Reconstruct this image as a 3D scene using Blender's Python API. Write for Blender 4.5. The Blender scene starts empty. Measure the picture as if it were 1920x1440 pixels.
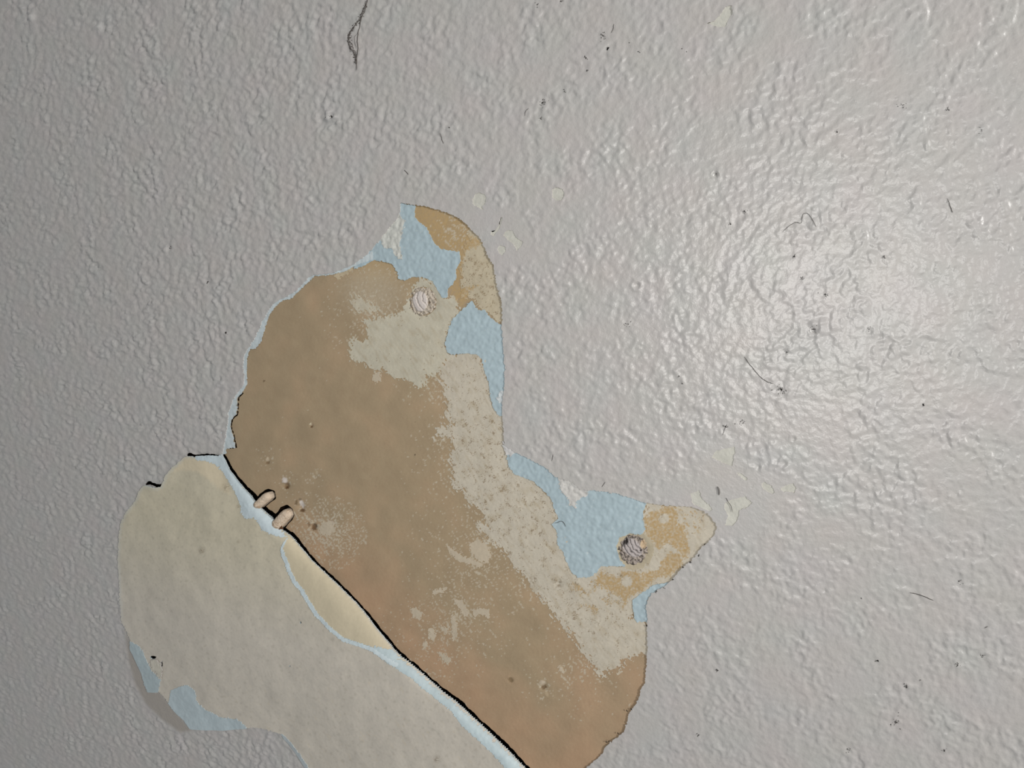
import bpy, math, random
import numpy as np

# ------------------------------------------------------------------ camera, world, light, exposure
SC = bpy.context.scene
COL = SC.collection
F, DIST = 1420.0, 0.35                    # focal length in photo pixels, camera-to-wall distance (m)
FOOT = (1650.0, 510.0)                    # photo pixel where the camera's perpendicular meets the wall
Z0 = 1.5                                  # height of that point above the floor
_u, _v = (FOOT[0]-960)/F, (720-FOOT[1])/F
_k = 1/math.sqrt(1+_u*_u+_v*_v)
PSI = math.asin(_k*_u); TH = -math.acos(_k/math.cos(PSI))
R_ = np.array([math.cos(PSI), math.sin(PSI), 0.0])
A_ = np.array([-math.sin(PSI)*math.cos(TH), math.cos(PSI)*math.cos(TH), math.sin(TH)])
W_ = np.cross(R_, A_)
CAM = np.array([0.0, -DIST, 0.0])

def setup():
    from mathutils import Matrix
    cd = bpy.data.cameras.new('camera'); co = bpy.data.objects.new('camera', cd); COL.objects.link(co)
    cd.sensor_width = 36; cd.lens = F/1920*36; cd.clip_start = .01; cd.clip_end = 50
    m = Matrix(((R_[0], W_[0], -A_[0], CAM[0]), (R_[1], W_[1], -A_[1], CAM[1]), (R_[2], W_[2], -A_[2], CAM[2]+Z0), (0, 0, 0, 1)))
    co.matrix_world = m
    cd.dof.use_dof = True; cd.dof.focus_distance = .40; cd.dof.aperture_fstop = 38
    SC.camera = co
    w = bpy.data.worlds.new('room_light'); SC.world = w; w.use_nodes = True
    bg = w.node_tree.nodes['Background']; bg.inputs[0].default_value = (.93, .97, 1, 1); bg.inputs[1].default_value = .27
    # the flash of the camera, a few centimetres to the lower left of the lens
    ld = bpy.data.lights.new('camera_flash', 'AREA'); ld.shape = 'DISK'; ld.size = .012; ld.energy = .41; ld.color = (1, .975, .94)
    lo = bpy.data.objects.new('camera_flash', ld); COL.objects.link(lo)
    p = CAM - R_*.040 - W_*.030
    lo.matrix_world = Matrix(((1, 0, 0, p[0]), (0, 0, -1, p[1]), (0, 1, 0, p[2]+Z0), (0, 0, 0, 1)))
    # added unseen fill lamp off to the right, brings out relief on the left
    from mathutils import Vector
    rd = bpy.data.lights.new('added_fill_lamp', 'AREA'); rd.shape = 'DISK'; rd.size = .35; rd.energy = 31; rd.color = (1, .985, .96)
    ro = bpy.data.objects.new('added_fill_lamp', rd); COL.objects.link(ro); ro.location = (1.75, -1.15, Z0+.55)
    ro.rotation_euler = (Vector((-.2, 0, Z0))-ro.location).to_track_quat('-Z', 'Y').to_euler()
    SC.view_settings.view_transform = 'Standard'; SC.view_settings.look = 'None'
    SC.view_settings.exposure = .07; SC.view_settings.gamma = 1
    try: SC.view_settings.use_curve_mapping = False
    except Exception: pass
setup()

# ------------------------------------------------------------------ pixel <-> wall plane
def at(px, py):
    px = np.asarray(px, float); py = np.asarray(py, float)
    u = (px-960)/F; v = (720-py)/F
    d = [A_[i]+u*R_[i]+v*W_[i] for i in range(3)]
    t = DIST/d[1]
    return t*d[0], t*d[2]
def px_of(x, z):
    q = [x-CAM[0], -CAM[1]+0*x, z-CAM[2]]
    a = sum(q[i]*A_[i] for i in range(3)); r = sum(q[i]*R_[i] for i in range(3)); w = sum(q[i]*W_[i] for i in range(3))
    a = np.maximum(a, .02)
    return 960+F*r/a, 720-F*w/a

# ------------------------------------------------------------------ noise rasters (periodic, world space)
CELL = .00040; NX, NZ = 2560, 2048
_fx = np.fft.rfftfreq(NX, CELL)[None, :]; _fz = np.fft.fftfreq(NZ, CELL)[:, None]
_fr = np.sqrt(_fx**2+_fz**2)
def band(seed, lam, bw=.45, ax=1, ang=0, stretch=1):
    g = np.random.default_rng(seed).standard_normal((NZ, NX)).astype(np.float32)
    fr = _fr
    if stretch != 1:
        c, s = math.cos(ang), math.sin(ang)
        fr = np.sqrt(((_fx*c+_fz*s)*stretch)**2+(-_fx*s+_fz*c)**2)
    filt = np.exp(-(np.log(np.maximum(fr, 1e-3)*lam)**2)/(2*bw*bw))
    r = np.fft.irfft2(np.fft.rfft2(g)*filt, s=(NZ, NX))
    return (r/r.std()).astype(np.float32)
def samp(R, x, z, off=(0, 0)):
    fx = (x+off[0])/CELL; fz = (z+off[1])/CELL
    ix = np.floor(fx).astype(np.int64); iz = np.floor(fz).astype(np.int64)
    tx = fx-ix; tz = fz-iz
    x0 = ix % NX; x1 = (ix+1) % NX; z0 = iz % NZ; z1 = (iz+1) % NZ
    return (R[z0, x0]*(1-tx)+R[z0, x1]*tx)*(1-tz)+(R[z1, x0]*(1-tx)+R[z1, x1]*tx)*tz
def sstep(a, b, x):
    t = np.clip((x-a)/(b-a), 0, 1); return t*t*(3-2*t)
B10 = band(1, .0105); B5 = band(2, .0052); B25 = band(3, .0030, .35); B1 = band(4, .0014, .5); B40 = band(5, .045, .6)
BFR = band(6, .0028, .9)                                             # ragged: mix of scales
BS = band(8, .0011, .28)
STR = band(7, .0030, .5, ang=-.85, stretch=5)                           # scraped streaks

# ------------------------------------------------------------------ signed distances in photo pixels
def seg_dist(qx, qy, pts, closed):
    d2 = np.full(qx.shape, 1e12); n = len(pts)
    for i in range(n if closed else n-1):
        ax, ay = pts[i]; bx, by = pts[(i+1) % n]
        ex, ey = bx-ax, by-ay; L = ex*ex+ey*ey+1e-9
        t = np.clip(((qx-ax)*ex+(qy-ay)*ey)/L, 0, 1)
        dx = qx-ax-t*ex; dy = qy-ay-t*ey
        np.minimum(d2, dx*dx+dy*dy, out=d2)
    return np.sqrt(d2)
def inside(qx, qy, pts):
    c = np.zeros(qx.shape, bool); n = len(pts)
    for i in range(n):
        ax, ay = pts[i]; bx, by = pts[(i+1) % n]
        if ay == by: continue
        m = ((ay > qy) != (by > qy)) & (qx < (bx-ax)*(qy-ay)/(by-ay)+ax)
        c ^= m
    return c
def sdf(qx, qy, pts, pad=60):
    """positive inside, in pixels; -pad far away"""
    out = np.full(qx.shape, -float(pad))
    P = np.array(pts, float)
    m = (qx > P[:, 0].min()-pad) & (qx < P[:, 0].max()+pad) & (qy > P[:, 1].min()-pad) & (qy < P[:, 1].max()+pad)
    if m.any():
        a, b = qx[m], qy[m]; d = seg_dist(a, b, pts, True)
        out[m] = np.where(inside(a, b, pts), d, -np.minimum(d, pad))
    return out
def line_dist(qx, qy, pts, pad=60):
    out = np.full(qx.shape, float(pad))
    P = np.array(pts, float)
    m = (qx > P[:, 0].min()-pad) & (qx < P[:, 0].max()+pad) & (qy > P[:, 1].min()-pad) & (qy < P[:, 1].max()+pad)
    if m.any(): out[m] = np.minimum(seg_dist(qx[m], qy[m], pts, False), pad)
    return out

# ------------------------------------------------------------------ materials
def lin(c):
    return tuple(((v/255)/12.92 if v/255 <= .04045 else ((v/255+.055)/1.055)**2.4) for v in c)
def mat(name, base=None, rough=.6, spec=.4, grain=.06, gscale=900, bump=.15, bscale=700, bdist=.0004, attr=True):
    m = bpy.data.materials.new(name); m.use_nodes = True
    nt = m.node_tree; N = nt.nodes; L = nt.links; bs = N['Principled BSDF']
    bs.inputs['Roughness'].default_value = rough; bs.inputs['Specular IOR Level'].default_value = spec
    tc = N.new('ShaderNodeTexCoord')
    nz = N.new('ShaderNodeTexNoise'); nz.inputs['Scale'].default_value = gscale; nz.inputs['Detail'].default_value = 3
    L.new(tc.outputs['Object'], nz.inputs['Vector'])
    mr = N.new('ShaderNodeMapRange'); mr.inputs[1].default_value = .25; mr.inputs[2].default_value = .75
    mr.inputs[3].default_value = 1-grain; mr.inputs[4].default_value = 1+grain
    L.new(nz.outputs[0], mr.inputs[0])
    mx = N.new('ShaderNodeVectorMath'); mx.operation = 'SCALE'
    L.new(mr.outputs[0], mx.inputs['Scale'])
    if attr:
        at_ = N.new('ShaderNodeAttribute'); at_.attribute_name = 'tint'; L.new(at_.outputs['Color'], mx.inputs[0])
    else:
        rgb = N.new('ShaderNodeRGB'); rgb.outputs[0].default_value = (*lin(base), 1); L.new(rgb.outputs[0], mx.inputs[0])
    L.new(mx.outputs[0], bs.inputs['Base Color'])
    n2 = N.new('ShaderNodeTexNoise'); n2.inputs['Scale'].default_value = bscale; n2.inputs['Detail'].default_value = 4
    L.new(tc.outputs['Object'], n2.inputs['Vector'])
    bp = N.new('ShaderNodeBump'); bp.inputs['Strength'].default_value = bump; bp.inputs['Distance'].default_value = bdist
    L.new(n2.outputs[0], bp.inputs['Height']); L.new(bp.outputs[0], bs.inputs['Normal'])
    return m
M_WALL = mat('grey_satin_paint', rough=.38, spec=.95, grain=.03, bump=.45, bscale=620, bdist=.0005)
M_RIM = mat('chalky_white_edge', (205, 200, 196), rough=.8, spec=.2, attr=False)
M_RIMB = mat('pale_blue_edge', (190, 200, 204), rough=.8, spec=.2, attr=False)
M_BOARD = mat('brown_board_paper', rough=.85, spec=.15, grain=.05, gscale=1500, bump=.25, bscale=1400, bdist=.0002)
M_DEEP = mat('gap_shade', (34, 24, 17), rough=.95, spec=.05, attr=False)  # shade inside the gaps, put into the colour of board rim and core
M_BLUE = mat('pale_blue_paint', rough=.45, spec=.35, grain=.03, bump=.35, bscale=500, bdist=.0004)
M_CREAM = mat('cream_residue', rough=.8, spec=.2, grain=.06, gscale=1300, bump=.3, bscale=900, bdist=.0002)
M_WHITE = mat('white_primer', rough=.7, spec=.25, grain=.05, bump=.5, bscale=700, bdist=.0005)
M_FLAP = mat('cream_paint_underside', rough=.62, spec=.28, grain=.035, gscale=500, bump=.2, bscale=420, bdist=.0004)
M_NUB = mat('pinkish_cream_plaster', rough=.75, spec=.2, grain=.08, bump=.5, bscale=900, bdist=.0004)
M_DIRT_SHADE = mat('dirt_and_shade', (44, 40, 37), rough=.9, spec=.1, attr=False)  # dirt, and the shadow ticks along the broken edge
M_BLACK = mat('black_speck', (12, 11, 11), rough=.9, spec=.1, attr=False)
M_HAIR = mat('dark_hair', (62, 56, 52), rough=.6, spec=.3, attr=False)
M_WEB = mat('grey_dusty_web', (96, 90, 86), rough=.9, spec=.1, attr=False)

# ------------------------------------------------------------------ layer mesher
def link_mesh(name, verts, faces_list, mats, tint=None, parent=None, smooth=None):
    """faces_list: list of (array (n,k), material index, smooth)"""
    me = bpy.data.meshes.new(name)
    nv = len(verts)
    loops = np.concatenate([f.reshape(-1) for f, _, _ in faces_list if len(f)]).astype(np.int32)
    sizes = np.concatenate([np.full(len(f), f.shape[1]) for f, _, _ in faces_list if len(f)]).astype(np.int32)
    mi = np.concatenate([np.full(len(f), m) for f, m, _ in faces_list if len(f)]).astype(np.int32)
    sm = np.concatenate([np.full(len(f), s) for f, _, s in faces_list if len(f)]).astype(bool)
    starts = np.concatenate([[0], np.cumsum(sizes)[:-1]]).astype(np.int32)
    me.vertices.add(nv); me.vertices.foreach_set('co', np.ascontiguousarray(verts, np.float32).reshape(-1))
    me.loops.add(len(loops)); me.loops.foreach_set('vertex_index', loops)
    me.polygons.add(len(sizes)); me.polygons.foreach_set('loop_start', starts)
    try: me.polygons.foreach_set('loop_total', sizes)
    except Exception: pass
    me.polygons.foreach_set('material_index', mi); me.polygons.foreach_set('use_smooth', sm)
    me.update(calc_edges=True)
    if tint is not None:
        a = me.attributes.new('tint', 'FLOAT_COLOR', 'POINT')
        c = np.ones((nv, 4), np.float32); c[:, :3] = tint; a.data.foreach_set('color', c.reshape(-1))
    for m in mats: me.materials.append(m)
    o = bpy.data.objects.new(name, me); COL.objects.link(o)
    if parent is not None: o.parent = parent
    else: o.location = (0, 0, Z0)
    return o

def layer(name, X, Z, Fd, H, tint, mats, rim, parent=None, base=None):
    """clip the grid (X,Z) where Fd>0, raise it to H, close its cut edge downwards by rim metres (or to base)"""
    nz, nx = X.shape
    V = np.stack([X.ravel(), -H.ravel(), Z.ravel()], 1); T = tint.reshape(-1, 3); f = Fd.ravel()
    idx = np.arange(nz*nx).reshape(nz, nx)
    q = np.stack([idx[:-1, :-1].ravel(), idx[:-1, 1:].ravel(), idx[1:, 1:].ravel(), idx[1:, :-1].ravel()], 1)
    cnt = (f[q] > 0).sum(1)
    quads = q[cnt == 4]; mix = q[(cnt > 0) & (cnt < 4)]
    tr = np.concatenate([mix[:, [0, 1, 2]], mix[:, [0, 2, 3]]])
    s = f[tr] > 0; c = s.sum(1)
    tris = [tr[c == 3]]
    # rotate so the odd vertex is first
    def rot(t, odd):
        k = odd.argmax(1); r = np.arange(len(t))
        return np.stack([t[r, k], t[r, (k+1) % 3], t[r, (k+2) % 3]], 1)
    t1 = rot(tr[c == 1], s[c == 1]); t2 = rot(tr[c == 2], ~s[c == 2])
    E = np.concatenate([t1[:, [0, 1]], t1[:, [0, 2]], t2[:, [0, 1]], t2[:, [0, 2]]])
    if len(E):
        Es = np.sort(E, 1); key = Es[:, 0].astype(np.int64)*(nz*nx)+Es[:, 1]
        uk, first, inv = np.unique(key, return_index=True, return_inverse=True)
        a = Es[first, 0]; b = Es[first, 1]; t = np.clip(f[a]/(f[a]-f[b]), .03, .97)[:, None]
        base_i = len(V)
        V = np.concatenate([V, V[a]*(1-t)+V[b]*t]); T = np.concatenate([T, T[a]*(1-t)+T[b]*t])
        inv = inv.ravel()+base_i; n1 = len(t1); n2 = len(t2)
        e1a, e1b, e2a, e2b = inv[:n1], inv[n1:2*n1], inv[2*n1:2*n1+n2], inv[2*n1+n2:]
        tris.append(np.stack([t1[:, 0], e1a, e1b], 1))
        qq = np.stack([e2a, t2[:, 1], t2[:, 2], e2b], 1)
        segs = np.concatenate([np.stack([e1b, e1a], 1), np.stack([e2a, e2b], 1)])
    else:
        qq = np.zeros((0, 4), int); segs = np.zeros((0, 2), int)
    tris = np.concatenate(tris); quads = np.concatenate([quads, qq])
    rimf = np.zeros((0, 4), int)
    if rim and len(segs):
        us, iv = np.unique(segs, return_inverse=True); iv = iv.reshape(-1, 2); k = len(us)
        top = V[us]; bot = top.copy()
        bot[:, 1] = (top[:, 1]+rim) if base is None else -base
        o = len(V); V = np.concatenate([V, top, bot]); T = np.concatenate([T, T[us], T[us]])
        rimf = np.stack([iv[:, 0]+o, iv[:, 1]+o, iv[:, 1]+o+k, iv[:, 0]+o+k], 1)
    used = np.zeros(len(V), bool); used[quads.ravel()] = 1; used[tris.ravel()] = 1; used[rimf.ravel()] = 1
    mp = np.cumsum(used)-1
    return link_mesh(name, V[used], [(mp[quads], 0, True), (mp[tris], 0, True), (mp[rimf], 1, False)], mats, T[used], parent)

def grid_px(x0, y0, x1, y1, step):
    """world-space grid covering a photo box; step in pixels"""
    bx, bz = at(np.array([x0, x1, x0, x1, (x0+x1)/2]), np.array([y0, y0, y1, y1, (y0+y1)/2]))
    cx, cz = at(np.array([(x0+x1)/2, (x0+x1)/2+10]), np.array([(y0+y1)/2]*2)); sx = abs(cx[1]-cx[0])/10*step
    cx, cz = at(np.array([(x0+x1)/2]*2), np.array([(y0+y1)/2, (y0+y1)/2+10])); sz = abs(cz[1]-cz[0])/10*step
    # spacing varies with x so that it stays about even on the photo
    xs = [bx.min()]
    while xs[-1] < bx.max():
        p = px_of(np.array([xs[-1], xs[-1]+1e-4]), np.array([bz[4]]*2))[0]
        xs.append(xs[-1]+step*1e-4/max(p[1]-p[0], 1e-3))
    zs = np.arange(bz.min(), bz.max()+sz, sz)
    return np.meshgrid(np.array(xs), zs)

# ------------------------------------------------------------------ outlines traced on the wall plane (photo pixels)
O_TOP = [(752, 380), (780, 385), (800, 387), (825, 394), (847, 402), (865, 411), (880, 425), (890, 436), (902, 447), (910, 465), (917, 482), (927, 497), (931, 525), (937, 552), (942, 565), (943, 595), (942, 615), (945, 652), (948, 690), (946, 735), (942, 762), (945, 800), (947, 833), (965, 847), (982, 854), (1005, 866), (1025, 877), (1045, 895), (1075, 903), (1090, 918), (1115, 919), (1137, 921), (1162, 926), (1190, 935), (1212, 942), (1245, 947), (1275, 948), (1300, 950), (1320, 957), (1335, 970), (1345, 987), (1342, 1000), (1327, 1017), (1315, 1027), (1297, 1050), (1277, 1065), (1260, 1087), (1240, 1102), (1222, 1112), (1215, 1127), (1212, 1140), (1215, 1162), (1214, 1185), (1215, 1210), (1214, 1235), (1211, 1265), (1210, 1280), (1202, 1292), (1200, 1306), (1192, 1320), (1187, 1327), (1180, 1337), (1175, 1360), (1170, 1371), (1165, 1376), (1146, 1390), (1135, 1400), (1130, 1412), (1120, 1422), (1097, 1440), (1072, 1462), (1058, 1490), (1045, 1530)]
O_HID = [(1005, 1500), (950, 1440), (850, 1350), (730, 1250), (630, 1150), (545, 1070), (490, 1010), (430, 940), (405, 885)]
O_LEFT = [(419, 855), (421, 837), (425, 817), (428, 795), (430, 775), (437, 752), (447, 737), (458, 722), (460, 705), (457, 685), (460, 665), (465, 655), (475, 640), (485, 622), (495, 600), (505, 580), (517, 567), (540, 556), (560, 542), (570, 530), (587, 516), (600, 515), (627, 512), (650, 502), (670, 492), (692, 475), (710, 455), (725, 435), (747, 410), (751, 397)]
HOLE = O_TOP+O_HID+O_LEFT
BROWN_L = [(700, 486), (670, 497), (650, 508), (627, 514), (615, 516), (590, 518), (575, 532), (555, 552), (545, 561), (532, 562), (517, 575), (505, 592), (497, 617), (490, 640), (481, 653), (469, 655), (464, 670), (463, 692), (464, 720), (454, 737), (446, 745), (444, 777), (435, 785), (432, 800), (437, 815), (442, 839), (426, 841)]
FOLD = [(420, 852), (426, 862), (434, 880), (447, 897), (460, 912), (475, 928), (490, 947), (508, 963), (522, 978), (535, 992), (550, 1002), (562, 1017), (587, 1047), (610, 1069), (635, 1092), (655, 1112), (670, 1127), (690, 1149), (707, 1172), (725, 1194), (740, 1212), (757, 1229), (782, 1249), (807, 1272), (832, 1293), (855, 1309), (870, 1322), (887, 1339), (925, 1374), (960, 1407), (975, 1424), (992, 1442), (1030, 1490), (1040, 1530)]
FLAP_L = [(415, 855), (400, 853), (385, 854), (370, 855), (360, 854), (350, 855), (340, 865), (327, 875), (315, 890), (312, 902), (307, 911), (295, 913), (287, 910), (275, 909), (265, 920), (260, 935), (240, 960), (230, 980), (227, 1005), (225, 1055), (228, 1105), (231, 1162), (242, 1182), (249, 1200), (250, 1215), (260, 1235), (271, 1260), (275, 1280), (283, 1294), (300, 1294), (311, 1303), (322, 1320), (336, 1335), (350, 1347), (362, 1363), (390, 1365), (425, 1365), (465, 1362), (487, 1362), (525, 1371), (545, 1390), (560, 1410), (580, 1442), (620, 1500), (650, 1540)]
FLAP = FOLD+FLAP_L[::-1]
BLUE_LINE = [(548, 1006), (541, 1022), (544, 1036), (550, 1050), (555, 1066), (565, 1085), (577, 1098), (590, 1119), (606, 1143), (632, 1169), (657, 1190), (682, 1199), (710, 1209), (732, 1224), (755, 1240), (782, 1256), (802, 1276), (832, 1298), (857, 1318), (882, 1340)]
# polygon of the pale blue strip along the upper fold of the flap
FB_TOP = [(372, 853), (400, 852), (418, 853), (424, 843), (431, 862), (437, 880), (450, 898), (463, 914), (478, 929), (492, 948), (510, 964), (524, 980), (536, 994), (548, 1004), (540, 1002), (524, 998), (503, 988), (498, 976), (488, 966), (472, 968), (463, 958), (461, 945), (452, 925), (441, 908), (430, 893), (420, 880), (408, 868), (392, 862), (375, 861)]
FB_1 = [(250, 1200), (267, 1210), (275, 1225), (282, 1240), (290, 1255), (307, 1268), (304, 1280), (302, 1297), (282, 1297), (268, 1262), (254, 1235), (246, 1212)]
FB_2 = [(325, 1292), (340, 1285), (355, 1280), (372, 1290), (375, 1312), (390, 1327), (420, 1342), (450, 1346), (468, 1362), (425, 1369), (362, 1368), (333, 1338), (320, 1317)]
FB_3 = [(527, 1368), (548, 1388), (566, 1412), (588, 1445), (630, 1502), (612, 1505), (573, 1445), (555, 1412), (538, 1388)]
BLUE1 = [(753, 381), (779, 386), (778, 407), (787, 417), (800, 427), (807, 440), (812, 452), (825, 466), (840, 469), (862, 472), (864, 490), (855, 505), (856, 520), (850, 532), (840, 542), (840, 557), (830, 559), (822, 545), (812, 527), (795, 520), (775, 519), (760, 526), (747, 522), (746, 510), (735, 495), (717, 490), (700, 488), (680, 500), (664, 504), (672, 488), (690, 470), (712, 450), (740, 410), (746, 390)]
BLUE2 = [(885, 564), (897, 582), (910, 581), (917, 592), (932, 605), (950, 612), (955, 680), (955, 740), (950, 780), (937, 780), (927, 767), (920, 745), (917, 717), (911, 702), (905, 680), (904, 672), (895, 665), (875, 662), (850, 665), (840, 662), (835, 645), (842, 617), (847, 602), (865, 582)]
BLUE3 = [(950, 840), (970, 840), (1010, 860), (1050, 888), (1080, 892), (1150, 912), (1214, 936), (1212, 945), (1206, 960), (1206, 975), (1210, 992), (1204, 1002), (1182, 1000), (1162, 1007), (1156, 1025), (1162, 1050), (1174, 1062), (1150, 1061), (1125, 1062), (1120, 1072), (1107, 1082), (1085, 1082), (1072, 1072), (1062, 1052), (1057, 1035), (1045, 1020), (1045, 997), (1035, 982), (1048, 972), (1040, 957), (1037, 942), (1030, 930), (1015, 915), (1000, 902), (982, 895), (967, 890), (955, 875), (952, 862)]
BLUE4 = [(1268, 1090), (1250, 1108), (1228, 1120), (1222, 1170), (1214, 1166), (1195, 1166), (1189, 1155), (1186, 1125), (1205, 1110), (1225, 1097), (1247, 1093)]
WHITE1 = [(748, 400), (752, 405), (760, 415), (755, 440), (750, 457), (752, 470), (756, 486), (750, 486), (742, 480), (737, 467), (722, 465), (716, 452), (712, 444), (730, 425)]
WHITE2 = [(1046, 890), (1075, 896), (1090, 912), (1104, 912), (1102, 930), (1082, 937), (1080, 952), (1070, 947), (1065, 932), (1052, 920)]
WHITE3 = [(942, 828), (968, 842), (966, 849), (957, 856), (949, 850)]
WHITE4 = [(938, 733), (950, 733), (950, 755), (943, 757), (932, 750)]
CREAM1 = [(657, 635), (656, 675), (680, 680), (702, 695), (717, 692), (735, 705), (767, 715), (785, 727), (802, 722), (800, 705), (817, 705), (830, 685), (845, 672), (835, 640), (845, 610), (862, 585), (855, 555), (838, 560), (820, 530), (795, 520), (778, 530), (770, 550), (755, 582), (737, 592), (712, 595), (680, 600), (687, 612), (690, 630), (680, 640)]
CREAM1B = [(662, 560), (672, 552), (690, 566), (712, 578), (708, 588), (690, 583), (675, 584), (658, 575)]
CREAM2 = [(836, 668), (827, 680), (825, 705), (835, 730), (837, 750), (834, 777), (850, 797), (820, 802), (819, 817), (847, 822), (850, 842), (841, 855), (847, 880), (851, 915), (872, 922), (880, 942), (905, 957), (915, 985), (890, 980), (905, 1005), (925, 1020), (945, 1035), (962, 1055), (982, 1077), (997, 1105), (1010, 1120), (1030, 1135), (1042, 1155), (1060, 1180), (1077, 1197), (1092, 1220), (1110, 1245), (1120, 1265), (1130, 1266), (1145, 1255), (1167, 1250), (1170, 1235), (1190, 1230), (1230, 1222), (1230, 1160), (1180, 1160), (1290, 1080), (1380, 990), (1320, 930), (1212, 930), (1206, 975), (1150, 1030), (1080, 1070), (1060, 1000), (1050, 950), (1000, 890), (960, 870), (955, 780), (930, 760), (915, 700), (900, 660), (870, 655)]
CREAM3 = [(872, 420), (900, 440), (925, 480), (945, 560), (950, 620), (920, 590), (900, 578), (885, 560), (862, 560), (868, 530), (862, 500), (870, 470), (880, 445)]
CREAM4 = [(660, 490), (640, 505), (625, 514), (632, 522), (648, 516), (668, 500), (690, 490)]
OCHRE = [
 [(778, 384), (800, 386), (825, 392), (870, 416), (880, 430), (862, 424), (850, 417), (835, 427), (840, 440), (862, 445), (867, 437), (900, 448), (902, 460), (875, 470), (868, 495), (861, 540), (897, 536), (880, 546), (877, 560), (865, 575), (850, 557), (845, 535), (855, 505), (862, 470), (825, 467), (800, 430), (778, 410)],
 [(1245, 948), (1267, 950), (1272, 967), (1270, 985), (1285, 980), (1286, 1000), (1295, 1035), (1285, 1047), (1272, 1035), (1255, 1017), (1245, 1020), (1235, 1031), (1227, 1020), (1210, 1000), (1212, 985), (1207, 972), (1220, 960), (1237, 957)],
 [(1245, 1045), (1257, 1035), (1275, 1037), (1280, 1058), (1257, 1082), (1232, 1082), (1220, 1092), (1207, 1107), (1182, 1117), (1170, 1140), (1165, 1120), (1150, 1112), (1135, 1105), (1115, 1092), (1125, 1072), (1150, 1080), (1167, 1082), (1165, 1071), (1187, 1070), (1200, 1077), (1220, 1070), (1235, 1070), (1240, 1057)]]
CHIPS = [  # flakes gone from the grey top coat
 [(1037, 354), (1047, 351), (1058, 357), (1061, 366), (1054, 376), (1044, 377), (1037, 370)],
 [(887, 375), (893, 364), (903, 361), (913, 368), (912, 380), (906, 388), (908, 394), (899, 390), (889, 384)],
 [(944, 440), (953, 431), (964, 433), (966, 441), (973, 448), (983, 454), (978, 463), (971, 471), (964, 458), (954, 450)],
 [(921, 433), (930, 432), (936, 423), (939, 410), (944, 405), (942, 418), (938, 430), (932, 436), (928, 443), (922, 440)],
 [(934, 465), (941, 459), (949, 463), (950, 472), (943, 479), (937, 475)],
 [(1326, 45), (1340, 40), (1352, 28), (1362, 14), (1372, 12), (1375, 24), (1366, 38), (1362, 52), (1352, 52), (1342, 50)],
 [(1336, 857), (1342, 846), (1360, 840), (1378, 837), (1380, 846), (1376, 858), (1374, 873), (1358, 868)],
 [(1428, 904), (1436, 903), (1448, 910), (1453, 920), (1450, 926), (1438, 920), (1430, 914)],
 [(1463, 914), (1474, 909), (1488, 905), (1494, 914), (1490, 925), (1480, 920), (1470, 922)],
 [(1362, 940), (1378, 934), (1398, 930), (1412, 942), (1402, 950), (1388, 956), (1384, 972), (1376, 984), (1360, 984), (1366, 965), (1358, 950)],
 [(1296, 925), (1312, 918), (1318, 935), (1330, 945), (1338, 955), (1330, 958), (1315, 950), (1300, 945)],
 [(1378, 884), (1392, 888), (1402, 896), (1400, 902), (1388, 893)]]
SMOOTH = [  # places where the coat has lost its stipple
 [(870, 400), (890, 350), (930, 380), (960, 400), (1000, 450), (990, 500), (940, 500), (910, 450)],
 [(1250, 900), (1340, 890), (1440, 880), (1510, 900), (1440, 970), (1400, 1010), (1350, 1010), (1300, 945), (1230, 930)],
 [(1320, 830), (1400, 820), (1400, 890), (1330, 880)],
 [(236, 1180), (250, 1210), (268, 1262), (284, 1296), (302, 1298), (322, 1322), (345, 1350), (362, 1368), (340, 1372), (306, 1348), (275, 1318), (256, 1282), (244, 1240)],
 [(1560, 1270), (1590, 1262), (1640, 1262), (1640, 1290), (1620, 1304), (1580, 1306), (1556, 1296)],
 [(1190, 1350), (1240, 1340), (1240, 1380), (1200, 1400)], [(640, 0), (668, 0), (664, 30), (655, 20)]]
BROWN_ZONE = SMOOTH[3]
SLOTS = [  # cuts standing in for the black shadow over the top edge of the flap, and the two small holes under the torn lump
 [(284, 1223), (302, 1223), (302, 1238), (284, 1238)], [(303, 1230), (315, 1236), (318, 1256), (306, 1250)],
 [(350, 853), (354, 849), (361, 848), (369, 852), (378, 851), (392, 850), (404, 851), (414, 854), (418, 857), (404, 855), (390, 854), (378, 854), (371, 857), (362, 855), (352, 856)],
 [(274, 907), (279, 902), (284, 901), (289, 904), (296, 907), (304, 907), (310, 904), (309, 909), (303, 913), (294, 913), (286, 909), (279, 908), (274, 909)],
 [(326, 876), (330, 871), (333, 871), (329, 877)]]

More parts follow.
